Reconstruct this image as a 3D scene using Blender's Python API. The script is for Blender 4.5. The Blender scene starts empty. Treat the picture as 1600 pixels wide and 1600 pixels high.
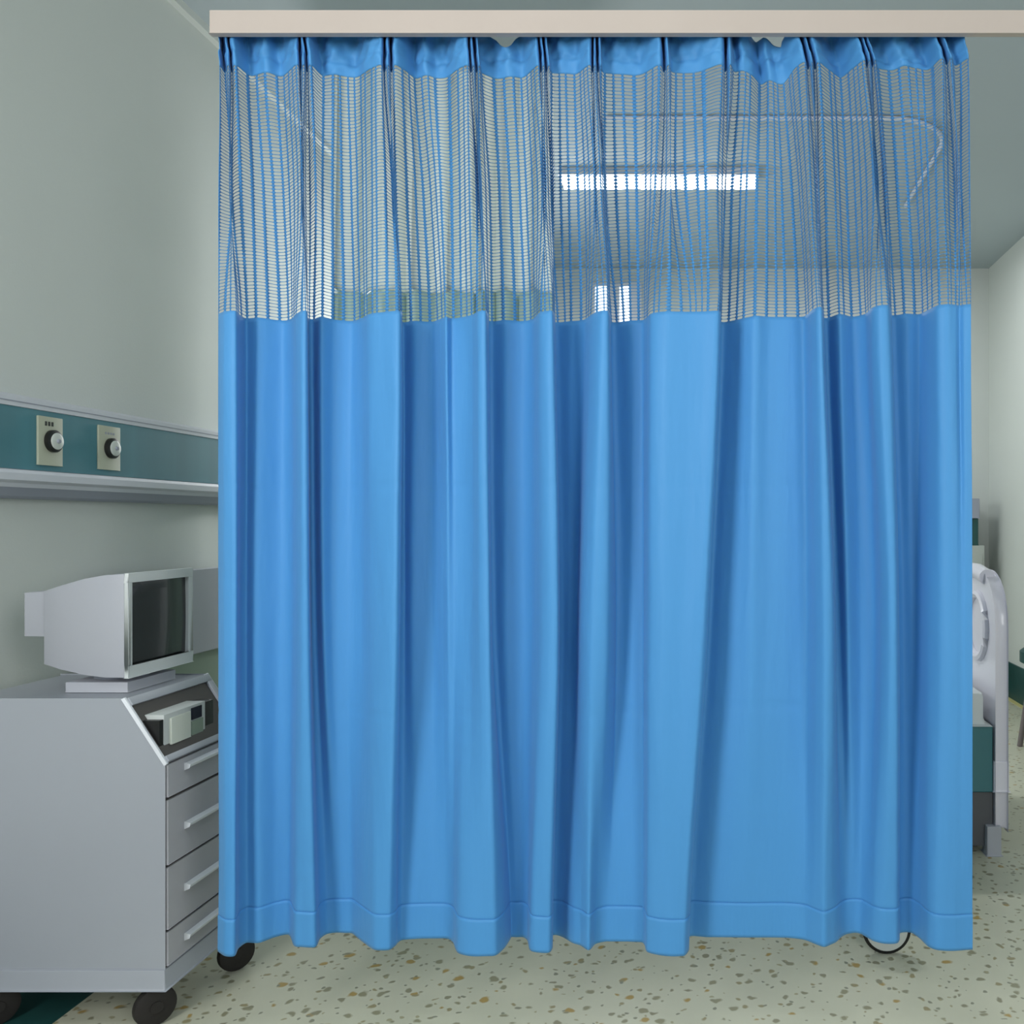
import bpy, bmesh, math, random
import numpy as np
from mathutils import Vector, Matrix
random.seed(4)
PI = math.pi
C = bpy.context.scene.collection
F = 1400.0; VX = 1120.0; VY = 815.0; EYE = 1.30

# ------------------------------------------------------------------ helpers
def S(c):
    return tuple(((v/255)/12.92 if v/255 <= .04045 else (((v/255)+.055)/1.055)**2.4) for v in c) + (1,)

def mat(name, rgb, rough=.6, metal=0, spec=.5, bump=0, bscale=40, vary=0, coat=0, vscale=(3,3,3)):
    m = bpy.data.materials.new(name); m.use_nodes = True
    nt = m.node_tree; b = nt.nodes['Principled BSDF']
    b.inputs['Base Color'].default_value = S(rgb)
    b.inputs['Roughness'].default_value = rough
    b.inputs['Metallic'].default_value = metal
    b.inputs['Specular IOR Level'].default_value = spec
    b.inputs['Coat Weight'].default_value = coat
    tc = nt.nodes.new('ShaderNodeTexCoord')
    if vary:
        mp = nt.nodes.new('ShaderNodeMapping'); mp.inputs['Scale'].default_value = vscale
        n = nt.nodes.new('ShaderNodeTexNoise'); n.inputs['Scale'].default_value = 1; n.inputs['Detail'].default_value = 4
        mx = nt.nodes.new('ShaderNodeMix'); mx.data_type = 'RGBA'
        mx.inputs['A'].default_value = S([max(0, v*(1-vary)) for v in rgb])
        mx.inputs['B'].default_value = S([min(255, v*(1+vary)) for v in rgb])
        nt.links.new(tc.outputs['Object'], mp.inputs['Vector']); nt.links.new(mp.outputs[0], n.inputs['Vector'])
        nt.links.new(n.outputs['Fac'], mx.inputs['Factor']); nt.links.new(mx.outputs['Result'], b.inputs['Base Color'])
    if bump:
        n = nt.nodes.new('ShaderNodeTexNoise'); n.inputs['Scale'].default_value = bscale; n.inputs['Detail'].default_value = 3
        bp = nt.nodes.new('ShaderNodeBump'); bp.inputs['Strength'].default_value = bump; bp.inputs['Distance'].default_value = .01
        nt.links.new(tc.outputs['Object'], n.inputs['Vector']); nt.links.new(n.outputs['Fac'], bp.inputs['Height'])
        nt.links.new(bp.outputs[0], b.inputs['Normal'])
    return m

def emis(name, rgb, strength):
    m = bpy.data.materials.new(name); m.use_nodes = True
    b = m.node_tree.nodes['Principled BSDF']
    b.inputs['Base Color'].default_value = S(rgb)
    b.inputs['Emission Color'].default_value = S(rgb); b.inputs['Emission Strength'].default_value = strength
    return m

def tag(o, label=None, cat=None, group=None, kind=None):
    if label: o['label'] = label
    if cat: o['category'] = cat
    if group: o['group'] = group
    if kind: o['kind'] = kind
    return o

def link_mesh(name, me, m, parent=None, smooth=False, angle=None):
    o = bpy.data.objects.new(name, me); C.objects.link(o)
    if m: me.materials.append(m)
    if smooth:
        for p in me.polygons: p.use_smooth = True
        if angle is not None:
            try: me.set_sharp_from_angle(angle=math.radians(angle))
            except Exception: pass
    if parent: o.parent = parent
    return o

def obj(name, bm, m, parent=None, smooth=False, angle=35, bevel=0):
    if bevel:
        es = [e for e in bm.edges if len(e.link_faces) == 2 and e.calc_face_angle(0) > .5]
        bmesh.ops.bevel(bm, geom=es, offset=bevel, segments=2, profile=.6, affect='EDGES', clamp_overlap=True)
        smooth = True
    bmesh.ops.recalc_face_normals(bm, faces=bm.faces)
    me = bpy.data.meshes.new(name); bm.to_mesh(me); bm.free()
    return link_mesh(name, me, m, parent, smooth, angle)

def empty(name, loc, label, cat, group=None):
    o = bpy.data.objects.new(name, None); C.objects.link(o); o.location = loc
    o.empty_display_size = .1
    return tag(o, label, cat, group)

def box(bm, x0, x1, y0, y1, z0, z1):
    v = [bm.verts.new(p) for p in ((x0,y0,z0),(x1,y0,z0),(x1,y1,z0),(x0,y1,z0),(x0,y0,z1),(x1,y0,z1),(x1,y1,z1),(x0,y1,z1))]
    for f in ((0,1,2,3),(4,5,6,7),(0,1,5,4),(1,2,6,5),(2,3,7,6),(3,0,4,7)): bm.faces.new([v[i] for i in f])
    return bm

def B(x0, x1, y0, y1, z0, z1): return box(bmesh.new(), x0, x1, y0, y1, z0, z1)

def prism(bm, pts, axis, a, b):
    """pts 2D outline extruded along axis from a to b"""
    def P(p, t):
        if axis == 'y': return (p[0], t, p[1])
        if axis == 'x': return (t, p[0], p[1])
        return (p[0], p[1], t)
    A = [bm.verts.new(P(p, a)) for p in pts]; Bv = [bm.verts.new(P(p, b)) for p in pts]
    bm.faces.new(A); bm.faces.new(Bv[::-1])
    n = len(pts)
    for i in range(n): bm.faces.new([A[i], A[(i+1) % n], Bv[(i+1) % n], Bv[i]])
    return bm

def tube(bm, pts, r, seg=10, caps=True):
    pts = [Vector(p) for p in pts]; rings = []
    for i, p in enumerate(pts):
        d = (pts[min(i+1, len(pts)-1)] - pts[max(i-1, 0)]).normalized()
        up = Vector((0,0,1)) if abs(d.z) < .9 else Vector((1,0,0))
        a = d.cross(up).normalized(); b = d.cross(a)
        rr = r[i] if isinstance(r, (list, tuple)) else r
        rings.append([bm.verts.new(p + a*math.cos(2*PI*k/seg)*rr + b*math.sin(2*PI*k/seg)*rr) for k in range(seg)])
    for i in range(len(rings)-1):
        for k in range(seg): bm.faces.new([rings[i][k], rings[i][(k+1) % seg], rings[i+1][(k+1) % seg], rings[i+1][k]])
    if caps: bm.faces.new(rings[0][::-1]); bm.faces.new(rings[-1])
    return bm

def disc(bm, c, axis, prof, seg=32):
    """lathe: prof = [(offset along axis, radius)...]"""
    ax = Vector(axis).normalized(); up = Vector((0,0,1)) if abs(ax.z) < .9 else Vector((1,0,0))
    a = ax.cross(up).normalized(); b = ax.cross(a); c = Vector(c); rings = []
    for t, r in prof:
        rings.append([bm.verts.new(c + ax*t + a*math.cos(2*PI*k/seg)*r + b*math.sin(2*PI*k/seg)*r) for k in range(seg)])
    for i in range(len(rings)-1):
        for k in range(seg): bm.faces.new([rings[i][k], rings[i][(k+1) % seg], rings[i+1][(k+1) % seg], rings[i+1][k]])
    bm.faces.new(rings[0][::-1]); bm.faces.new(rings[-1])
    return bm

# ------------------------------------------------------------------ materials
M = {}
M['wall'] = mat('pale wall paint', (208,213,209), .8, vary=.025, vscale=(.9,.9,.9), bump=.05, bscale=120)
M['wall_back'] = mat('far wall paint', (202,207,204), .8, vary=.02, vscale=(1,1,1))
M['ceiling'] = mat('ceiling paint', (172,183,187), .85, vary=.02, vscale=(.7,.7,.7))
M['teal'] = mat('teal laminate', (74,128,140), .5, vary=.12, vscale=(.3,7,.3))
M['teal_dark'] = mat('dark teal vinyl', (30,72,70), .45, vary=.2, vscale=(9,9,9))
M['trim'] = mat('white aluminium trim', (205,208,216), .4, vary=.02)
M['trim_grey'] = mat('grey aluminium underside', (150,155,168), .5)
M['plate'] = mat('outlet plate beige', (176,180,160), .5)
M['black'] = mat('black plastic', (16,17,17), .4)
M['dial'] = mat('dial face white', (200,206,200), .4)
M['cart'] = mat('cart enamel grey', (158,163,171), .38, vary=.02)
M['cart_light'] = mat('cart edge white', (222,226,232), .35)
M['drawer'] = mat('drawer grey enamel', (166,167,172), .4)
M['crt'] = mat('monitor plastic', (170,173,181), .45)
M['crt_rim'] = mat('monitor bezel plastic', (202,208,208), .4)
M['recess'] = mat('recess dark brown plastic', (72,68,66), .6)
M['device'] = mat('device pale grey', (190,196,194), .5)
M['device_btn'] = mat('device key cream', (205,211,200), .5)
M['navy'] = mat('navy display', (10,16,40), .2)
M['sage'] = mat('sage green keypad', (140,156,140), .5)
M['rubber'] = mat('black rubber', (34,31,29), .7, bump=.1)
M['steel'] = mat('brushed steel', (190,195,200), .3, metal=.8)
M['rail'] = mat('cream lacquered rail', (188,176,167), .45, vary=.02, vscale=(4,1,1))
M['bedwhite'] = mat('bed moulded plastic', (224,222,232), .3, coat=.3)
M['mattress'] = mat('mattress cover', (206,212,212), .7, bump=.1)
M['bedteal'] = mat('bed side panel teal', (50,110,116), .45)
M['bedframe'] = mat('bed underframe grey', (88,90,94), .5)
M['cream_cabinet'] = mat('pale cabinet laminate', (176,182,176), .5)
M['stool'] = mat('stool brown grey', (120,112,112), .5)

def glass_screen():
    m = bpy.data.materials.new('dark screen glass'); m.use_nodes = True
    b = m.node_tree.nodes['Principled BSDF']
    b.inputs['Base Color'].default_value = S((30,34,34)); b.inputs['Roughness'].default_value = .12
    b.inputs['Coat Weight'].default_value = .6
    return m
M['screen'] = glass_screen()

def floor_mat():
    m = bpy.data.materials.new('speckled terrazzo vinyl'); m.use_nodes = True
    nt = m.node_tree; L = nt.links; b = nt.nodes['Principled BSDF']
    geo = nt.nodes.new('ShaderNodeNewGeometry')
    base = nt.nodes.new('ShaderNodeMix'); base.data_type = 'RGBA'
    base.inputs['A'].default_value = S((186,188,168)); base.inputs['B'].default_value = S((200,200,180))
    nz = nt.nodes.new('ShaderNodeTexNoise'); nz.inputs['Scale'].default_value = 6; nz.inputs['Detail'].default_value = 6
    L.new(geo.outputs['Position'], nz.inputs['Vector']); L.new(nz.outputs['Fac'], base.inputs['Factor'])
    cur = base.outputs['Result']
    for k, (scale, thr, prob, col1, col2, ox) in enumerate((
            (14.5, .16, .66, (142,140,114), (166,142,84), 0.0),
            (18., .15, .65, (138,136,112), (150,142,108), 3.7),
            (31., .16, .35, (136,138,120), (160,156,126), 8.1))):
        mp = nt.nodes.new('ShaderNodeMapping'); mp.inputs['Location'].default_value = (ox, ox*1.7, 0)
        mp.inputs['Rotation'].default_value = (0, 0, .5+k)
        wn = nt.nodes.new('ShaderNodeTexNoise'); wn.inputs['Scale'].default_value = 22
        sc = nt.nodes.new('ShaderNodeVectorMath'); sc.operation = 'MULTIPLY_ADD'
        sc.inputs[1].default_value = (.035,.035,.0); L.new(geo.outputs['Position'], wn.inputs['Vector'])
        L.new(wn.outputs['Color'], sc.inputs[0]); L.new(geo.outputs['Position'], sc.inputs[2])
        L.new(sc.outputs[0], mp.inputs['Vector'])
        v = nt.nodes.new('ShaderNodeTexVoronoi'); v.inputs['Scale'].default_value = scale; v.voronoi_dimensions = '2D'
        L.new(mp.outputs[0], v.inputs['Vector'])
        sep = nt.nodes.new('ShaderNodeSeparateColor'); L.new(v.outputs['Color'], sep.inputs[0])
        # radius depends on the cell
        rad = nt.nodes.new('ShaderNodeMath'); rad.operation = 'MULTIPLY_ADD'; rad.inputs[1].default_value = thr*.8; rad.inputs[2].default_value = thr*.45
        L.new(sep.outputs['Blue'], rad.inputs[0])
        sub = nt.nodes.new('ShaderNodeMath'); sub.operation = 'SUBTRACT'; L.new(rad.outputs[0], sub.inputs[0]); L.new(v.outputs['Distance'], sub.inputs[1])
        mr = nt.nodes.new('ShaderNodeMapRange'); mr.inputs['From Min'].default_value = -.035; mr.inputs['From Max'].default_value = .05
        L.new(sub.outputs[0], mr.inputs['Value'])
        lt = nt.nodes.new('ShaderNodeMath'); lt.operation = 'LESS_THAN'; lt.inputs[1].default_value = prob; L.new(sep.outputs['Red'], lt.inputs[0])
        mu = nt.nodes.new('ShaderNodeMath'); mu.operation = 'MULTIPLY'; L.new(mr.outputs[0], mu.inputs[0]); L.new(lt.outputs[0], mu.inputs[1])
        mc = nt.nodes.new('ShaderNodeMix'); mc.data_type = 'RGBA'; mc.inputs['A'].default_value = S(col1); mc.inputs['B'].default_value = S(col2)
        gt = nt.nodes.new('ShaderNodeMath'); gt.operation = 'GREATER_THAN'; gt.inputs[1].default_value = .62; L.new(sep.outputs['Green'], gt.inputs[0])
        L.new(gt.outputs[0], mc.inputs['Factor'])
        mm = nt.nodes.new('ShaderNodeMix'); mm.data_type = 'RGBA'
        L.new(mu.outputs[0], mm.inputs['Factor']); L.new(cur, mm.inputs['A']); L.new(mc.outputs['Result'], mm.inputs['B'])
        cur = mm.outputs['Result']
    L.new(cur, b.inputs['Base Color']); b.inputs['Roughness'].default_value = .3; b.inputs['Specular IOR Level'].default_value = .4
    return m
M['floor'] = floor_mat()

def fabric(name, rgb, transl=.15, wr=.25):
    m = bpy.data.materials.new(name); m.use_nodes = True
    nt = m.node_tree; L = nt.links; b = nt.nodes['Principled BSDF']; out = nt.nodes['Material Output']
    b.inputs['Base Color'].default_value = S(rgb); b.inputs['Roughness'].default_value = .55
    b.inputs['Specular IOR Level'].default_value = .3; b.inputs['Sheen Weight'].default_value = .1
    t = nt.nodes.new('ShaderNodeBsdfTranslucent'); t.inputs['Color'].default_value = S(rgb)
    mx = nt.nodes.new('ShaderNodeMixShader'); mx.inputs['Fac'].default_value = transl
    L.new(b.outputs[0], mx.inputs[1]); L.new(t.outputs[0], mx.inputs[2]); L.new(mx.outputs[0], out.inputs['Surface'])
    tc = nt.nodes.new('ShaderNodeTexCoord')
    mp = nt.nodes.new('ShaderNodeMapping'); mp.inputs['Scale'].default_value = (16, 4, 3.2)
    n = nt.nodes.new('ShaderNodeTexNoise'); n.inputs['Scale'].default_value = 1; n.inputs['Detail'].default_value = 3
    mp2 = nt.nodes.new('ShaderNodeMapping'); mp2.inputs['Scale'].default_value = (700, 60, 700)
    n2 = nt.nodes.new('ShaderNodeTexNoise'); n2.inputs['Scale'].default_value = 1; n2.inputs['Detail'].default_value = 2
    L.new(tc.outputs['Object'], mp.inputs[0]); L.new(mp.outputs[0], n.inputs['Vector'])
    L.new(tc.outputs['Object'], mp2.inputs[0]); L.new(mp2.outputs[0], n2.inputs['Vector'])
    b1 = nt.nodes.new('ShaderNodeBump'); b1.inputs['Strength'].default_value = wr; b1.inputs['Distance'].default_value = .02
    b2 = nt.nodes.new('ShaderNodeBump'); b2.inputs['Strength'].default_value = .06; b2.inputs['Distance'].default_value = .001
    L.new(n.outputs['Fac'], b1.inputs['Height']); L.new(n2.outputs['Fac'], b2.inputs['Height'])
    L.new(b1.outputs[0], b2.inputs['Normal']); L.new(b2.outputs[0], b.inputs['Normal'])
    return m
BLUE = (76,148,208)
M['blue'] = fabric('blue curtain cloth', BLUE, .05, .3)
M['blue_net'] = fabric('blue curtain netting', BLUE, .2, 0)

# ------------------------------------------------------------------ room shell
WL, WR, YB, YF, H = -2.10, 2.17, 7.15, -3.2, 3.32
def struct(name, bm, m, **k):
    return tag(obj(name, bm, m, **k), kind='structure')
struct('floor', B(WL-.1, WR+.1, YF, YB+.1, -.1, 0), M['floor'])
struct('ceiling', B(WL-.1, WR+.1, YF, YB+.1, H, H+.1), M['ceiling'])
struct('wall_left', B(WL-.1, WL, YF, YB+.1, 0, H), M['wall'])
struct('wall_right', B(WR, WR+.1, YF, YB+.1, 0, H), M['wall'])
struct('wall_back', B(WL, WR, YB, YB+.1, 0, H), M['wall_back'])
struct('baseboard_right', B(WR-.012, WR, YF, YB-.012, 0, .26), M['teal_dark'])
struct('baseboard_left', B(WL, WL+.012, YF, YB-.012, 0, .26), M['teal_dark'])
struct('baseboard_back', B(WL, WR, YB-.012, YB, 0, .26), M['teal_dark'])
struct('trim_1', B(WL+.012, -1.72, YF, YB-.012, 0, .002), M['teal_dark'])          # teal border laid in the floor
M['yellow'] = mat('yellow floor strip', (196,190,130), .5)
struct('trim_2', B(WR-.05, WR-.012, YF, YB-.012, 0, .003), M['yellow'])
struct('trim_3', B(WL, WL+.03, YF, YB, H-.03, H), M['wall'])                     # ceiling cove bead
# back window
struct('window_1', B(-.99, -.60, YB-.03, YB, 1.0, 3.2), M['trim'], bevel=.004)
wf = bpy.data.objects['window_1']
M['daylight'] = emis('daylight pane', (236,244,250), 1.2)
for x0, x1 in ((-.966, -.875), (-.773, -.687)):
    obj('pane', B(x0, x1, YB-.035, YB-.028, 1.03, 3.17), M['daylight'], wf)

# ------------------------------------------------------------------ the blue curtain
YN, YR = 2.105, 2.225            # nearest and farthest cloth
# (x at seam, x at mid height, x at hem, nearness at the three)
L = [
(341,341,341,.75,.7,.8),(351,352,352,.95,.9,1),(368,369,366,1,.95,1),(375,375,372,.65,.6,.7),(385,385,385,.35,.4,.45),
(405,400,405,.42,.48,.45),(440,435,430,.15,.2,.2),(455,456,452,.3,.25,.1),
(463,464,460,.75,.7,.58),(472,472,472,1,.95,.64),(480,483,492,.95,.9,.64),(481,486,499,.4,.35,.3),(490,495,510,.28,.25,.08),
(502,505,525,.5,.48,0),(522,520,540,.25,.3,0),(550,545,552,.12,.2,.03),(566,566,565,.4,.32,.35),
(578,580,583,.74,.62,.7),(600,598,595,.9,.85,.75),(621,617,609,1,1,.72),(628,625,618,.84,.82,.55),(623,621,622,.35,.32,.42),(630,632,630,.0,.05,.3),
(648,645,655,.12,.17,.25),(675,675,680,.04,.05,.25),(689,691,695,.32,.24,.25),(697,700,703,.5,.38,.3),(706,710,709,.36,.36,.45),
(720,725,716,.45,.45,.86),(738,738,735,.66,.6,1),(748,750,760,.96,.9,1),(759,764,775,1,.95,.96),(763,768,788,.6,.6,.66),(760,766,796,.25,.22,.33),(770,775,799,.08,.1,.2),
(790,790,808,.2,.2,.2),(815,815,818,.1,.1,.2),(832,832,825,.28,.25,.35),
(843,845,829,.85,.75,.75),(853,858,842,1,.95,.85),(863,871,858,1,.95,.85),(867,874,863,.6,.6,.6),(862,868,859,.12,.05,.18),(872,879,868,0,0,.1),
(890,888,880,.1,.05,.2),(912,902,895,.22,.14,.45),
(925,909,908,.72,.6,.56),(938,925,920,1,.9,.75),(950,949,930,1,.85,.5),(954,960,945,.6,.42,.4),(951,962,955,.15,.15,.4),(962,973,970,0,.1,.4),
(985,988,985,.15,.17,.4),(1004,1005,1003,.2,.22,.42),
(1011,1009,1008,.45,.5,.55),(1018,1016,1012,.78,.8,.82),(1040,1035,1030,.95,.95,.95),(1075,1065,1046,.92,.95,1),(1100,1085,1060,.95,1,1),(1121,1100,1070,1,1,.96),(1126,1106,1076,.8,.8,.7),(1120,1100,1071,.25,.25,.35),(1130,1110,1080,0,0,.15),
(1146,1126,1105,.12,.1,.2),(1166,1156,1140,.35,.3,.2),(1182,1176,1170,.48,.42,.2),(1202,1200,1200,.36,.34,.2),(1230,1226,1230,.3,.28,.22),(1256,1260,1256,.28,.22,.3),
(1268,1275,1273,.76,.7,.47),(1276,1288,1287,1,.95,.6),(1284,1301,1298,1,.9,.5),(1287,1305,1306,.55,.5,.4),(1284,1303,1314,.15,.15,.2),(1294,1313,1322,.08,.16,.08),
(1312,1325,1335,.38,.38,.02),(1332,1345,1345,.12,.13,.06),(1352,1367,1355,.32,.25,.22),
(1362,1378,1366,.8,.7,.38),(1374,1390,1382,1,.95,.48),(1388,1401,1400,1,.95,.48),(1393,1405,1405,.6,.6,.33),(1390,1402,1405,.2,.2,.06),(1399,1411,1413,.12,.05,0),
(1416,1422,1425,.22,.08,.03),(1436,1435,1438,.15,.15,.28),(1450,1450,1450,.5,.58,.6),
(1464,1468,1462,.88,.9,.74),(1480,1482,1476,1,1,.78),(1492,1494,1490,.95,1,.78),(1499,1502,1500,.88,.98,.76),(1506,1509,1508,.95,1,.74),(1517,1519,1519,1,1,.72)]
N = len(L); L = np.array(L, float)
# pinch pleats: first/last line that gathers into it, x at mesh top, x at rail
PL = [(0,4,357,352),(8,12,475,471),(18,22,606,606),(29,34,742,737),(38,43,851,845),(46,51,932,931),
      (54,57,1041,1037),(59,62,1137,1135),(70,74,1268,1252),(78,83,1361,1342),(90,94,1481,1462)]
PL[-1] = (N-5, N-2, 1482, 1462)
def near_y(n): return YR - (YR-YN)*n
xs_top = np.zeros(N); xs_rail = np.zeros(N); n_top = np.zeros(N); n_rail = np.zeros(N); sag = np.zeros(N)
isp = np.zeros(N, bool)
for a, b, xt, xr in PL:
    k = b-a+1
    for i in range(a, b+1):
        t = (i-a)/(k-1)*2-1
        xs_top[i] = xt + 11*t; xs_rail[i] = xr + 9*t
        n_top[i] = .96 if (i-a) % 2 == 0 else .66
        n_rail[i] = .98 if (i-a) % 2 == 0 else .45
        isp[i] = True
xs_top[0] = 343; xs_rail[0] = 342
ends = [(a, b) for a, b, _, _ in PL]
for (a0, b0), (a1, b1) in zip(ends[:-1], ends[1:]):
    m = a1-b0
    for i in range(b0+1, a1):
        t = (i-b0)/m
        xs_top[i] = xs_top[b0] + (xs_top[a1]-xs_top[b0])*t
        xs_rail[i] = xs_rail[b0] + (xs_rail[a1]-xs_rail[b0])*t
        bow = math.sin(PI*t)**.6
        wob = .24*math.sin(i*2.3)+.10*math.sin(i*1.1+2)
        n_top[i] = .92 - .42*bow + wob*.6*bow
        n_rail[i] = .85 - .35*bow + wob*bow
        sag[i] = bow
for i in range(N-1, N): xs_top[i] = 1513; xs_rail[i] = 1503; n_top[i] = .95; n_rail[i] = .9
n_top = np.clip(n_top, .3, 1); n_rail = np.clip(n_rail, .34, 1)
n_mid = n_top*.25 + L[:,3]*.75
x_mid = xs_top*.42 + L[:,0]*.58
for a, b, xt, xr in PL:                 # the pinch stays gathered half way down the netting
    c0 = .45*xt + .55*L[a:b+1,0].mean(); k = b-a+1
    for i in range(a, b+1):
        t = (i-a)/(k-1)*2-1
        x_mid[i] = c0 + 10*t + 7*math.sin(i*1.7); n_mid[i] = (.98 if (i-a) % 2 == 0 else .35)
        n_mid[i] = .6*n_mid[i] + .4*L[i,3]
x_mid[0] = 341.5; n_mid[0] = .9
# stations down the cloth: heights and (x, nearness)
ZT, ZH, ZS, ZB = 2.484, 2.376, 1.794, .280
ST = [(ZT, xs_rail, n_rail), (ZH, xs_top, n_top), (2.10, x_mid, n_mid), (ZS, L[:,0], L[:,3]), (1.06, L[:,1], L[:,4]), (ZB, L[:,2], L[:,5])]
zst = np.array([s[0] for s in ST])
XP = np.array([(s[1]-VX)*near_y(s[2])/F for s in ST]); YP = np.array([near_y(s[2]) for s in ST])

def catmull(P, ts):
    """P (n, k): values at integer params; ts params -> (len(ts), k), monotone-ish"""
    n = len(P); i = np.clip(np.floor(ts).astype(int), 0, n-2); t = (ts-i)[:, None]
    p1 = P[i]; p2 = P[i+1]; p0 = P[np.maximum(i-1, 0)]; p3 = P[np.minimum(i+2, n-1)]
    m1 = (p2-p0)/2*.85; m2 = (p3-p1)/2*.85
    return (2*t**3-3*t**2+1)*p1 + (t**3-2*t**2+t)*m1 + (-2*t**3+3*t**2)*p2 + (t**3-t**2)*m2
def stat_param(z):
    """height -> station parameter"""
    return np.interp(-np.asarray(z, float), -zst, np.arange(len(zst)))
rng = np.random.RandomState(3)
ph = rng.rand(40)*6.28
def surface(us, zs, off=0.0):
    """cloth positions: us control-line params, zs nominal heights -> (nz, nu, 3)"""
    us = np.asarray(us, float); zs = np.asarray(zs, float)
    sp = stat_param(zs)
    # smooth vertical interpolation (hermite in station space, flattened slopes)
    X = catmull(XP, sp); Y = catmull(YP, sp)               # nz x N
    Xu = catmull(X.T, us).T; Yu = catmull(Y.T, us).T       # nz x nu
    Yu = np.minimum(Yu, YR+.006)
    sg = np.interp(us, np.arange(N), sag)
    px = VX + F*Xu/Yu
    Z = np.repeat(zs[:, None], len(us), 1)
    fade = np.clip((Z-ZS)/(ZT-ZS), 0, 1)**1.6
    dz = -.008*np.exp(-((px-790)/24)**2) - .032*np.where(px < 1221, np.clip((px-1150)/70, 0, 1)**1.3, np.exp(-((px-1221)/14)**2))
    top = np.clip((Z-ZH)/(ZT-ZH), 0, 1)
    dz = dz - .040*np.exp(-((px-790)/15)**2)*top**2 - .010*np.clip((px-1150)/70, 0, 1)*(px < 1221)*top
    dz = dz - .014*np.clip((px-1485)/25, 0, 1)*np.clip((Z-ZH)/(ZT-ZH), 0, 1)
    Z = Z + dz*fade
    Z = Z + .016*np.clip((px-1130)/300, 0, 1)*np.clip((Z-1.2)/.5, 0, 1)*np.clip((ZT-Z)/.1, 0, 1)
    # small cloth irregularities: soft ripples, storage creases
    w = np.zeros_like(Z)
    for k in range(10):
        fx = 8+5*k; fz = 1.1+.9*(k % 5)
        w += .0011/(1+.25*k)*np.sin(fx*Xu + fz*Z*2 + ph[k])*np.sin(fz*Z*1.7+ph[k+10])
    w += .0016*np.exp(-((Z-1.385)/.004)**2) + .0016*np.exp(-((Z-.845-.01*np.sin(Xu*3))/.004)**2)
    low = np.clip((1.3-Z)/.8, 0, 1)
    for k in range(5):                                     # puckers near the hem
        zc = .45+.14*k; xc = -1.0+.37*((k*3) % 5)
        r = np.exp(-((Xu-xc)/.06)**2-((Z-zc)/.05)**2)
        w += .0006*low*r*np.sin(Z*420)
    hd = np.clip((Z-ZH)/.03, 0, 1)
    w += .0035*hd*np.sin(Xu*95+Z*60+ph[3])*np.sin(Z*52+Xu*41) + .0018*hd*np.sin(Xu*190-Z*120+ph[4])     # crumples in the heading
    w += .0034*np.exp(-((Z-(ZH+.034)-.004*np.sin(Xu*9))/.0035)**2)*hd   # stitched line
    Yu = Yu + w - off
    return np.stack([Xu, Yu, Z], -1)

def grid_mesh(name, P, m, parent, thick):
    nz, nu, _ = P.shape
    idx = np.arange(nz*nu).reshape(nz, nu)
    q = np.stack([idx[:-1,:-1], idx[1:,:-1], idx[1:,1:], idx[:-1,1:]], -1).reshape(-1, 4)
    me = bpy.data.meshes.new(name)
    me.from_pydata(P.reshape(-1, 3).tolist(), [], q.tolist()); me.update()
    o = link_mesh(name, me, m, parent, True)
    s = o.modifiers.new('thickness', 'SOLIDIFY'); s.thickness = thick; s.offset = 0
    return o
curtain = empty('privacy_curtain', (0, 2.16, 0), 'large bright blue pleated hospital curtain with a netted top panel, hanging from the cream rail', 'curtain')
U = np.linspace(0, N-1, (N-1)*9+1)
def shift(P): P = P.copy(); P[..., 1] -= 2.16; return P
grid_mesh('heading_band', shift(surface(U, np.linspace(ZT, ZH-.001, 26))), M['blue'], curtain, .0016)
zz = np.linspace(ZS+.001, ZB+.080, 130)
grid_mesh('cloth_panel', shift(surface(U, zz)), M['blue'], curtain, .0012)
grid_mesh('hem', shift(surface(U, np.linspace(ZB+.085, ZB, 12), .0012)), M['blue'], curtain, .0026)
# netting: every horizontal cord swells into the vertical ribs
Pm = surface(U, [2.0])[0]
arc = np.concatenate([[0], np.cumsum(np.linalg.norm(np.diff(Pm, axis=0), axis=1))])
cell = .0245; ncell = int(round(arc[-1]/cell)); cell = arc[-1]/ncell; PER = 12
jr = np.random.RandomState(8)
edges_ = np.linspace(0, arc[-1], ncell+1); edges_[1:-1] += (jr.rand(ncell-1)-.5)*cell*.42
ua = np.interp(np.interp(np.arange(ncell*PER+1)/PER, np.arange(ncell+1), edges_), arc, U)
s_ = np.arange(ncell*PER+1) % PER / PER
dist = np.minimum(s_, 1-s_)*2           # 0 at a rib, 1 mid cell
rows = 73; pitch = (ZH-ZS)/rows
t0 = .00064
a = np.clip((dist-.20)/.28, 0, 1)
half = pitch/2 - (pitch/2-t0)*np.sqrt(np.clip(1-(1-a)**2, 0, 1))
half[dist <= .21] = pitch/2*1.0
zc = ZH - pitch*(np.arange(rows+1))
base = surface(ua, zc)
vs = []; fs = []; nn = len(ua)
for r in range(rows+1):
    up = base[r].copy(); dn = base[r].copy()
    up[:, 2] += half; dn[:, 2] -= half
    vs.append(up); vs.append(dn)
    a0 = r*2*nn; i = np.arange(nn-1)
    fs.append(np.stack([a0+i, a0+nn+i, a0+nn+i+1, a0+i+1], -1))
V = np.concatenate(vs); V[:, 1] -= 2.16
me = bpy.data.meshes.new('mesh_panel'); me.from_pydata(V.tolist(), [], np.concatenate(fs).tolist()); me.update()
net = link_mesh('mesh_panel', me, M['blue_net'], curtain, True)
sm = net.modifiers.new('thickness', 'SOLIDIFY'); sm.thickness = .0009; sm.offset = 0
net['label'] = 'open blue netting with small horizontal slots'

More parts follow.
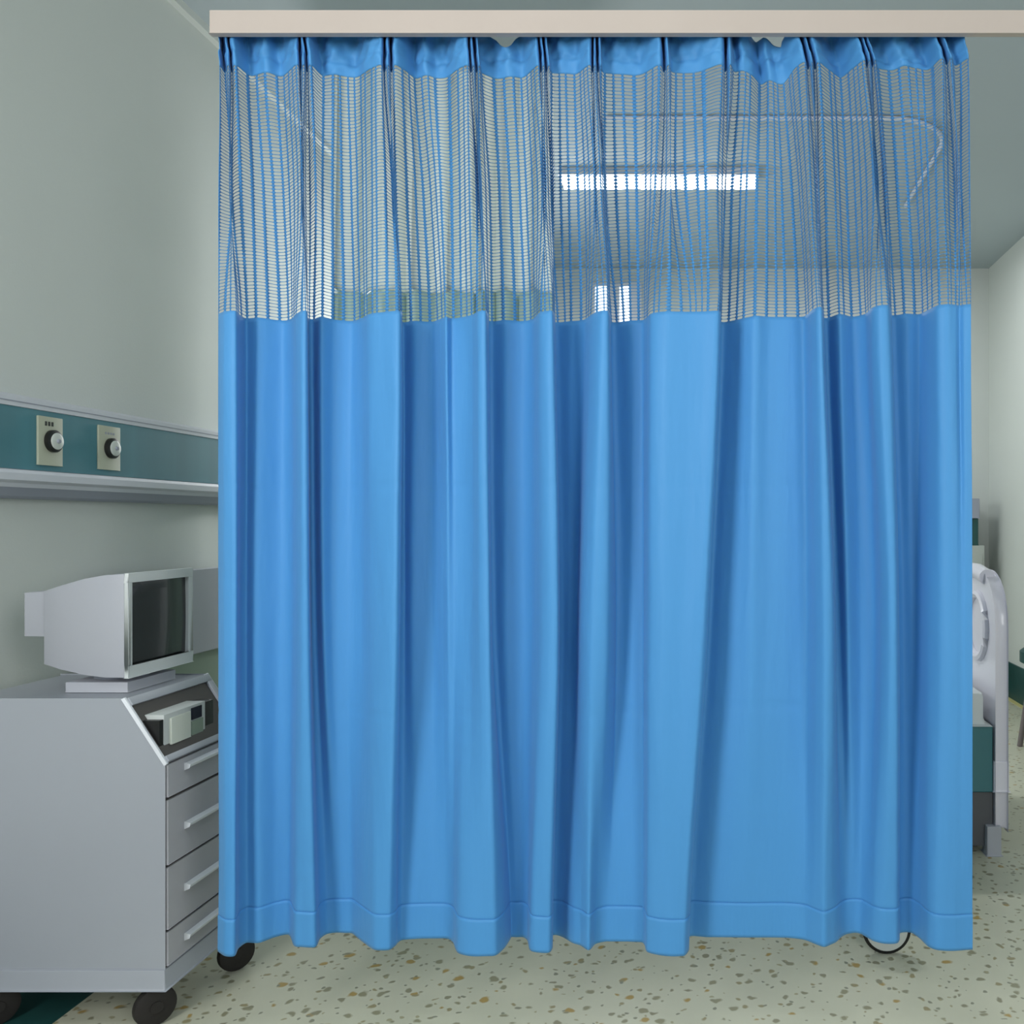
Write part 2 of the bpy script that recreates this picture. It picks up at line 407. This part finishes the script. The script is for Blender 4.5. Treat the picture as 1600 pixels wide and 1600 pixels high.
# ------------------------------------------------------------------ curtain rail
rail = empty('curtain_rail', (.48, 2.09, 2.436), 'long cream curtain rail across the top of the blue curtain', 'curtain rail')
def loc(bm, e):
    bmesh.ops.translate(bm, vec=-e.location, verts=bm.verts); return bm
RX0 = (327-VX)*2.085/F
obj('fascia', loc(B(RX0, WR, 2.085, 2.098, 2.436, 2.491), rail), M['rail'], rail, bevel=.002)
obj('track', loc(B(RX0+.02, WR, 2.098, 2.172, 2.4855, 2.491), rail), M['rail'], rail)
for x in (1.15, 1.85):
    obj('hanging_rod', loc(tube(bmesh.new(), [(x,2.13,2.49),(x,2.13,H)], .006), rail), M['rail'], rail, smooth=True)

# ------------------------------------------------------------------ wall trunking with outlets
tr = empty('bedhead_panel', (WL, 3.6, 1.37), 'long teal and white service panel running along the left wall above the cart', 'wall panel')
XF = -2.03; y0, y1 = 1.2, 6.2
pr = [(WL,1.40),(WL,1.672),(-2.05,1.672),(XF,1.662),(XF,1.635),(XF-.006,1.635),(XF-.006,1.452),(XF+.012,1.450),(XF+.018,1.440),(XF+.018,1.420),(XF,1.412),(XF-.004,1.40)]
obj('housing', loc(prism(bmesh.new(), pr, 'y', y0, y1), tr), M['trim'], tr)
obj('teal_band', loc(B(XF-.008, XF-.003, y0, y1, 1.4535, 1.634), tr), M['teal'], tr)
obj('underside', loc(prism(bmesh.new(), [(WL,1.368),(WL,1.402),(XF-.006,1.402),(XF-.02,1.375),(-2.06,1.368)], 'y', y0, y1), tr), M['trim_grey'], tr)
obj('groove', loc(B(XF-.002, XF+.0015, y0, y1, 1.6475, 1.6505), tr), M['trim_grey'], tr)
for k, (ya, yb, zz0, zz1) in enumerate(((2.676,2.776,1.470,1.618),(2.938,3.044,1.472,1.618))):
    pl = obj('outlet_plate', loc(B(XF-.003, XF+.004, ya, yb, zz0, zz1), tr), M['plate'], tr, bevel=.002)
    yc = (ya+yb)/2+.006; zc_ = 1.545
    e = tr.location
    def hang(o): o.parent = pl; return o
    o = obj('dial_ring', disc(bmesh.new(), Vector((XF+.004,yc,zc_))-e, (1,0,0), [(0,.034),(.010,.034),(.012,.031)]), M['black'], None, smooth=True); hang(o)
    o = obj('dial_cap', disc(bmesh.new(), Vector((XF+.014,yc+.004,zc_))-e, (1,0,0), [(0,.026),(.004,.025),(.006,.021)]), M['dial'], None, smooth=True); hang(o)
    o = obj('dial_pin', disc(bmesh.new(), Vector((XF+.019,yc+.004,zc_))-e, (1,0,0), [(0,.007),(.006,.006)], 12), M['trim_grey'], None, smooth=True); hang(o)
    bm = bmesh.new()
    for j in range(4 if k else 3):
        box(bm, XF+.004, XF+.0048, yc-.03+j*.013, yc-.03+j*.013+.008, 1.590, 1.597 if k else 1.603)
    bmesh.ops.translate(bm, vec=-e, verts=bm.verts)
    o = obj('marking', bm, M['black'] if k == 0 else M['trim_grey'], None); hang(o)

# ------------------------------------------------------------------ medical cart
cx0, cx1, cy0, cy1 = -1.93, -1.401, 2.27, 2.64
cart = empty('medical_cart', (-1.66, 2.45, 0), 'grey enamel medical cart with drawers and slanted control panel, on black casters', 'medical cart')
zt, zs_, xt_ = .848, .690, -1.503
body = [(cx0,.165),(cx1,.165),(cx1,zs_),(xt_,zt),(cx0,zt)]
obj('cabinet_body', loc(prism(bmesh.new(), body, 'y', cy0, cy1), cart), M['cart'], cart, bevel=.004)
bm = bmesh.new()
box(bm, cx0-.004, cx1+.006, cy0-.006, cy1+.004, .114, .166)
obj('base_skirt', loc(bm, cart), M['cart'], cart, bevel=.006)
# white edging of the slanted side
sd = Vector((cx1-xt_, 0, zs_-zt)).normalized(); sn = Vector((-sd.z, 0, sd.x))
def slant(y, s, d=0):     # s metres down the slope, d out of it
    p = Vector((xt_, y, zt)) + sd*s + sn*d; return p
SL = (Vector((cx1, 0, zs_))-Vector((xt_, 0, zt))).length
def slab(bm, ya, yb, sa, sb, da, db):
    v = [bm.verts.new(slant(y, s, d)) for d in (da, db) for (y, s) in ((ya,sa),(yb,sa),(yb,sb),(ya,sb))]
    for f in ((0,1,2,3),(4,5,6,7),(0,1,5,4),(1,2,6,5),(2,3,7,6),(3,0,4,7)): bm.faces.new([v[i] for i in f])
    return bm
for ya in (cy0-.002, cy1-.006):
    obj('edge_trim', loc(slab(bmesh.new(), ya, ya+.008, -.004, SL+.008, -.003, .006), cart), M['cart_light'], cart, bevel=.001)
bm = slab(bmesh.new(), cy0+.006, cy1-.006, 0, .022, -.001, .010)
slab(bm, cy0+.006, cy1-.006, SL-.012, SL+.004, -.001, .010)
slab(bm, cy1-.03, cy1-.006, .022, SL-.012, -.001, .010)
obj('panel_frame', loc(bm, cart), M['cart'], cart, bevel=.001)
rec = obj('control_recess', loc(slab(bmesh.new(), cy0+.008, cy1-.03, .020, SL-.010, .0005, .003), cart), M['recess'], cart)
dv = obj('control_unit', loc(B(-1.478, -1.420, 2.302, 2.487, .706, .803), cart), M['device'], cart, bevel=.002)
def sub(name, bm, m, par, **k):
    o = obj(name, loc(bm, cart), m, None, **k); o.parent = par; return o
sub('key_pad', B(-1.422, -1.414, 2.324, 2.410, .722, .790), M['device_btn'], dv, bevel=.001)
sub('display', B(-1.422, -1.417, 2.420, 2.466, .764, .796), M['navy'], dv)
sub('button_panel', B(-1.422, -1.418, 2.420, 2.474, .718, .760), M['sage'], dv)
obj('slot_and_shade', loc(B(-1.475, -1.424, 2.489, 2.535, .704, .798), cart), M['black'], cart, bevel=.002)
obj('slot_and_shade', loc(B(-1.470, -1.421, 2.284, 2.300, .702, .792), cart), M['black'], cart)  # black block standing in for the shadow gap beside the control unit
for (za, zb, hz) in ((.600,.682,.660),(.428,.591,.506),(.264,.420,.344),(.172,.256,.214)):
    d = obj('drawer', loc(B(cx1-.001, cx1+.007, cy0+.006, cy1-.006, za, zb), cart), M['drawer'], cart, bevel=.002)
    bm = bmesh.new()
    prism(bm, [(cx1+.006,hz-.010),(cx1+.020,hz-.004),(cx1+.022,hz+.004),(cx1+.006,hz+.008)], 'y', 2.345, 2.575)
    sub('handle', bm, M['cart_light'], d, bevel=.0015)
obj('drawer_gap', loc(B(cx1-.001, cx1+.001, cy0+.004, cy1-.004, .167, .688), cart), M['recess'], cart)
def caster(x, y, r=.050, ax=(.75,-.66,0), par=None):
    axv = Vector(ax).normalized()
    c = Vector((x, y, r))
    w = obj('caster_wheel', loc(disc(bmesh.new(), c-axv*.014, axv, [(0,r*.8),(.003,r*.96),(.008,r),(.020,r),(.025,r*.96),(.028,r*.8)], 30), par), M['rubber'], par, smooth=True)
    f = obj('hub', loc(disc(bmesh.new(), c-axv*.018, axv, [(0,r*.30),(.036,r*.30)], 16), par), M['rubber'], None, smooth=True); f.parent = w
    f = obj('stem', loc(disc(bmesh.new(), (x,y,r*1.92), (0,0,1), [(0,.018),(.008,.018),(.009,.012),(.024,.012)], 16), par), M['steel'], None, smooth=True); f.parent = w
caster(-1.452, 2.315, par=cart); caster(-1.395, 2.600, par=cart); caster(-1.86, 2.315, par=cart); caster(-1.86, 2.60, par=cart)

# ------------------------------------------------------------------ monitor on the cart
zt += .001
mon = empty('crt_monitor', (-1.64, 2.46, zt), 'boxy off-white tube monitor with dark screen standing on the cart', 'monitor')
# side outline; tube body narrows towards the back, built by sections along x
secs = [(-1.870,2.42,2.56,.990,1.108),(-1.803,2.415,2.565,.990,1.112),(-1.802,2.400,2.580,.918,1.114),(-1.74,2.375,2.60,.908,1.130),(-1.66,2.352,2.618,.897,1.150),(-1.60,2.342,2.626,.892,1.160),(-1.548,2.340,2.628,.892,1.163)]
bm = bmesh.new(); rings = []
for x, ya, yb, za, zb in secs:
    rings.append([bm.verts.new(p) for p in ((x,ya,za),(x,yb,za),(x,yb,zb),(x,ya,zb))])
for a_, b_ in zip(rings[:-1], rings[1:]):
    for k in range(4): bm.faces.new([a_[k], a_[(k+1) % 4], b_[(k+1) % 4], b_[k]])
bm.faces.new(rings[0][::-1]); bm.faces.new(rings[-1])
obj('housing', loc(bm, mon), M['crt'], mon, bevel=.004)
bm = bmesh.new()
mx0, mx1 = -1.548, -1.536
for bx in ((2.340,2.628,1.140,1.165),(2.340,2.628,.890,.922),(2.340,2.356,.922,1.140),(2.606,2.628,.922,1.140)):
    box(bm, mx0, mx1, *bx)
bmesh.ops.remove_doubles(bm, verts=bm.verts, dist=.0001)
obj('bezel', loc(bm, mon), M['crt_rim'], mon, bevel=.002)
bm = bmesh.new(); n = 10; g = [[None]*(n+1) for _ in range(n+1)]
for i in range(n+1):
    for j in range(n+1):
        u = i/n*2-1; v = j/n*2-1
        g[i][j] = bm.verts.new((mx0+.003-.004*(u*u+v*v)/2+.002, 2.481+u*.127, 1.031+v*.110))
for i in range(n):
    for j in range(n): bm.faces.new([g[i][j], g[i+1][j], g[i+1][j+1], g[i][j+1]])
obj('screen', loc(bm, mon), M['screen'], mon, smooth=True)
bm = B(-1.72, -1.555, 2.365, 2.575, zt, zt+.027)
obj('foot', loc(bm, mon), M['crt'], mon, bevel=.003)
obj('swivel_neck', loc(disc(bmesh.new(), (-1.64,2.47,zt+.027), (0,0,1), [(0,.065),(.022,.055)], 28), mon), M['trim_grey'], mon, smooth=True)

# ------------------------------------------------------------------ white headboard behind the monitor
def panel_outline(ya, yb, z0, z1, r):
    pts = []
    for cx_, cz, a0 in ((yb-r, z1-r, 0), (ya+r, z1-r, 90), (ya+r*.4, z0+r*.4, 180), (yb-r*.4, z0+r*.4, 270)):
        rr = r if a0 < 180 else r*.4
        for k in range(9):
            t = math.radians(a0+k*90/8); pts.append((cx_+rr*math.cos(t), cz+rr*math.sin(t)))
    return pts
hb = empty('headboard', (-2.04, 3.35, 0), 'white rounded headboard panel standing at the left wall behind the monitor', 'headboard')
obj('panel', loc(prism(bmesh.new(), panel_outline(2.92, 3.80, .80, 1.10, .10), 'x', -2.07, -2.02), hb), M['crt'], hb, bevel=.012)
for y in (3.0, 3.72):
    obj('post', loc(tube(bmesh.new(), [(-2.045,y,0),(-2.045,y,.84)], .02, 14), hb), M['crt'], hb, smooth=True)
obj('lower_panel', loc(B(-2.055, -2.035, 3.0, 3.72, .35, .80), hb), M['sage'], hb)

# ------------------------------------------------------------------ hospital bed behind the curtain
bed = empty('hospital_bed', (.2, 3.92, 0), 'white moulded hospital bed with teal side panel, its end showing right of the blue curtain', 'bed')
BY0, BY1 = 3.50, 4.36
def end_board(xa, xb):
    n = 14; out = []
    r = .20
    # outline in (y,z): legs at both sides, curved arch below, rounded shoulders above
    out += [(BY0,.10)]
    for k in range(9):
        t = math.radians(180-k*90/8); out.append((BY0+r+r*math.cos(t)*1.0, .89+r*math.sin(t)*1.0+.0))
    for k in range(9):
        t = math.radians(90-k*90/8); out.append((BY1-r+r*math.cos(t), .89+r*math.sin(t)))
    out += [(BY1,.10),(BY1-.055,.10),(BY1-.055,.36)]
    for k in range(1, 8):
        t = k/8; out.append((BY1-.055-(.20)*math.sin(t*PI/2), .36+.24*(1-math.cos(t*PI/2))))
    out += [(BY1-.26,.60),(BY0+.26,.60)]
    for k in range(7, 0, -1):
        t = k/8; out.append((BY0+.055+(.20)*math.sin(t*PI/2), .36+.24*(1-math.cos(t*PI/2))))
    out += [(BY0+.055,.36),(BY0+.055,.10)]
    return prism(bmesh.new(), out, 'x', xa, xb)
for xa, side in ((1.085, 1), (-.68, -1)):
    eb = obj('end_board', loc(end_board(xa, xa+.05), bed), M['bedwhite'], bed, bevel=.012)
    # raised loop moulding and hand grip on the inner face
    xi = xa-.002 if side > 0 else xa+.052
    bm = bmesh.new(); pts = []
    for k in range(25):
        t = 2*PI*k/24; pts.append((xi, BY0+.22+.13*math.cos(t), .87+.13*math.sin(t)))
    tube(bm, pts, .018, 8, caps=False)
    for k in range(25):
        pass
    o = obj('grip_moulding', loc(bm, bed), M['bedwhite'], None, smooth=True); o.parent = eb
    bm = tube(bmesh.new(), [(xa+.01,BY0+.13,1.075),(xa+.01,BY0+.25,1.092),(xa+.01,BY1-.25,1.092),(xa+.01,BY1-.13,1.075)], .032, 14)
    o = obj('top_roll', loc(bm, bed), M['bedwhite'], None, smooth=True); o.parent = eb
    for y in (BY0, BY1-.06):
        obj('leg_collar', loc(B(xa-.004, xa+.056, y-.006, y+.066, .245, .365), bed), M['bedwhite'], bed, bevel=.006)
        obj('foot_block', loc(B(xa-.035, xa+.022, y-.02, y+.05, 0, .115), bed), M['crt'], bed, bevel=.006)
obj('side_panel', loc(B(-.63, 1.078, BY0, BY0+.03, .245, .50), bed), M['bedteal'], bed, bevel=.004)
obj('side_panel', loc(B(-.63, 1.078, BY1-.03, BY1, .245, .50), bed), M['bedteal'], bed, bevel=.004)
obj('mattress', loc(B(-.625, 1.052, BY0+.015, BY1-.015, .501, .630), bed), M['mattress'], bed, bevel=.025)
bm = bmesh.new()
box(bm, -.63, 1.08, BY0+.04, BY1-.04, .20, .50)
box(bm, 1.0, 1.08, BY0+.01, BY1-.01, .03, .24); box(bm, -.63, -.55, BY0+.01, BY1-.01, .03, .24)
obj('underframe', loc(bm, bed), M['bedframe'], bed)

# ------------------------------------------------------------------ wheeled stand peeking under the hem
st = empty('wheeled_stand', (.35, 3.05, 0), 'stand behind the blue curtain whose white wheel with black tyre shows under the hem', 'wheeled stand')
R0 = .073
for k in range(3):
    a_ = math.atan2(2.70-3.05, .511-.35) + k*2*PI/3; rad = .385
    cx_, cy_ = .35+rad*math.cos(a_), 3.05+rad*math.sin(a_)
    w = obj('wheel', loc(disc(bmesh.new(), (cx_,cy_-.012,R0), (0,1,0), [(0,R0*.55),(.002,R0*.86),(.022,R0*.86),(.024,R0*.55)], 40), st), M['dial'], st, smooth=True)
    o = obj('tyre', loc(disc(bmesh.new(), (cx_,cy_-.010,R0), (0,1,0), [(0,R0*.90),(.004,R0),(.016,R0),(.020,R0*.90)], 40), st), M['black'], None, smooth=True); o.parent = w
    obj('leg', loc(tube(bmesh.new(), [(cx_,cy_+.035,R0*2+.01),(cx_,cy_+.035,R0+.0),], .008), st), M['steel'], st, smooth=True)
    obj('leg', loc(tube(bmesh.new(), [(cx_,cy_+.035,R0*2+.01),(.35,3.05,R0*2+.03)], .012), st), M['steel'], st, smooth=True)
obj('pole', loc(tube(bmesh.new(), [(.35,3.05,.15),(.35,3.05,1.62)], .013, 14), st), M['steel'], st, smooth=True)

# ------------------------------------------------------------------ far things
cab = empty('bedside_cabinet', (1.80, 6.88, 0), 'tall pale grey cabinet in the far right corner beyond the bed', 'cabinet')
obj('cabinet_body', loc(B(1.58, 2.015, 6.74, 7.10, .06, 1.12), cab), M['cream_cabinet'], cab, bevel=.006)
obj('plinth', loc(B(1.60, 1.995, 6.77, 7.09, 0, .06), cab), M['bedframe'], cab)
d = obj('door', loc(B(1.60, 1.995, 6.728, 6.742, .10, 1.06), cab), M['cream_cabinet'], cab, bevel=.004)
o = obj('handle', loc(tube(bmesh.new(), [(1.63,6.715,.55),(1.63,6.715,.70)], .007), cab), M['steel'], None, smooth=True); o.parent = d
bx = empty('equipment_case', (1.78, 6.9, 1.12), 'dark green and grey case on top of the pale corner cabinet', 'case')
obj('lower_case', loc(B(1.62, 1.975, 6.76, 7.06, 1.12, 1.325), bx), M['teal_dark'], bx, bevel=.008)
obj('upper_case', loc(B(1.64, 1.985, 6.76, 7.06, 1.325, 1.475), bx), M['trim_grey'], bx, bevel=.008)

stl = empty('round_stool', (1.94, 5.15, 0), 'low brown grey stool with dark green seat at the right edge by the wall', 'stool')
obj('seat', loc(disc(bmesh.new(), (1.94,5.15,.48), (0,0,1), [(0,.17),(.01,.19),(.07,.19),(.085,.17)], 36), stl), M['teal_dark'], stl, smooth=True)
for k in range(4):
    a_ = PI/4+k*PI/2+.6
    obj('leg', loc(tube(bmesh.new(), [(1.94+.19*math.cos(a_),5.15+.19*math.sin(a_),0),(1.94+.12*math.cos(a_),5.15+.12*math.sin(a_),.48)], .016, 12), stl), M['stool'], stl, smooth=True)

# second, pale curtain with a green lower band, far left behind the netting
def wavy(x0, x1, y, z0, z1, amp, waves, seed, nx=260, nz=30):
    r = random.Random(seed); xs = np.linspace(x0, x1, nx); t = (xs-x0)/(x1-x0)
    ph_ = 2*PI*waves*(t+.03*np.sin(7*t+1)+.02*np.sin(17*t))
    zz_ = np.linspace(z1, z0, nz)
    P = np.zeros((nz, nx, 3))
    for i, z in enumerate(zz_):
        q = (z1-z)/(z1-z0)
        P[i,:,0] = xs+.012*np.sin(ph_*2+q); P[i,:,1] = y+amp*(.7+.3*q)*np.sin(ph_+.3*q)+amp*.35*np.sin(ph_*2.3+1+q); P[i,:,2] = z
    return P
M['white_cloth'] = fabric('white curtain cloth', (232,236,232), .5, .1)
M['green_cloth'] = mat('green banded cloth', (184,210,194), .8, vary=.25, vscale=(22,1,.4))
pc = empty('ward_curtain', (-1.2, 3.9, 0), 'white hanging curtain with a pale green band, seen through the netting at left', 'curtain')
P = wavy(-1.685, -.725, 3.9, 2.30, H-.035, .055, 7, 1); P[..., 0] += 1.2; P[..., 1] -= 3.9
grid_mesh('white_panel', P, M['white_cloth'], pc, .001)
P = wavy(-1.685, -.725, 3.9, .30, 2.302, .055, 7, 1, nz=40); P[..., 0] += 1.2; P[..., 1] -= 3.9
grid_mesh('green_band', P, M['green_cloth'], pc, .001)
obj('track', loc(B(-1.70, -.71, 3.885, 3.915, H-.035, H)
, pc), M['trim'], pc)

# ceiling fluorescent fixture
fx = empty('ceiling_light', (-.335, 5.18, H), 'long fluorescent batten light on the ceiling behind the netting', 'ceiling light')
obj('batten', loc(B(-.90, .235, 5.10, 5.27, H-.045, H), fx), M['trim'], fx, bevel=.004)
M['tube'] = emis('fluorescent tube', (250,252,255), 7)
for y in (5.145, 5.225):
    obj('tube', loc(tube(bmesh.new(), [(-.89,y,H-.062),(.225,y,H-.062)], .020, 14), fx), M['tube'], fx, smooth=True)
# curved curtain track on the ceiling
bm = bmesh.new(); pts = [(-.55,4.46,H-.012),(.85,4.46,H-.012)]
for k in range(1, 9):
    t = k/8*PI/2; pts.append((.85+.35*math.sin(t), 4.81-.35*math.cos(t), H-.012))
pts += [(1.20, 5.7, H-.012)]
tube(bm, pts, .012, 8)
tag(obj('ceiling_track', bm, M['trim'], smooth=True), 'thin curved white curtain track on the ceiling above the bed', 'curtain track')

# ------------------------------------------------------------------ light
def area(name, loc_, rot, size, sizey, power, col=(1,1,1)):
    l = bpy.data.lights.new(name, 'AREA'); l.shape = 'RECTANGLE'; l.size = size; l.size_y = sizey; l.energy = power; l.color = col
    o = bpy.data.objects.new(name, l); C.objects.link(o); o.location = loc_; o.rotation_euler = rot; return o
def aim(o, target):
    o.rotation_euler = (Vector(target)-o.location).to_track_quat('-Z', 'Y').to_euler()
k_ = area('assumed_curtain_key', (-2.0, -.5, 2.08), (0,0,0), 1.1, 1.3, 98, (1,1,1)); aim(k_, (.5, 2.16, 1.4))  # assumed key light on the blue curtain from the left; no window built here
k_ = area('left_wall_fill', (2.1, -1.2, 2.0), (0,0,0), 1.6, 1.6, 92, (1,1,1)); aim(k_, (-2.1, 2.6, 2.1))  # added area light to brighten the left wall; no window built here
area('front_overhead_fill', (-.5, .3, H-.06), (0,0,0), 1.2, .3, 14, (.97,1,1))  # unseen overhead light, added to help lift the left wall
area('ceiling_lamp_back', (-.335, 5.18, H-.10), (0,0,0), 1.1, .15, 38, (.97,1,1))
area('back_side_fill', (1.2, 5.9, H-.06), (0,0,0), 1.1, .15, 10, (.97,1,1))  # added overhead light to lift the far right of the room; no fixture built
k_ = area('ward_curtain_fill', (-2.02, 5.4, 2.1), (0,0,0), 1.1, 1.2, 50, (1,1,1)); aim(k_, (-.6, 4.0, 2.4))  # added light that makes the ward curtain glow; no window built behind it
w = bpy.data.worlds.new('room ambient'); bpy.context.scene.world = w; w.use_nodes = True
w.node_tree.nodes['Background'].inputs[0].default_value = (.80,.88,.88,1)
w.node_tree.nodes['Background'].inputs[1].default_value = .24

# ------------------------------------------------------------------ camera
cam = bpy.data.cameras.new('camera'); co = bpy.data.objects.new('camera', cam); C.objects.link(co)
co.location = (0,0,EYE); co.rotation_euler = (PI/2,0,0)
cam.sensor_width = 36; cam.lens = F/1600*36
cam.shift_x = (800-VX)/1600; cam.shift_y = -(800-VY)/1600
bpy.context.scene.camera = co
sc = bpy.context.scene
sc.view_settings.view_transform = 'Standard'; sc.view_settings.look = 'None'
sc.view_settings.exposure = 0; sc.view_settings.gamma = 1; sc.view_settings.use_curve_mapping = False
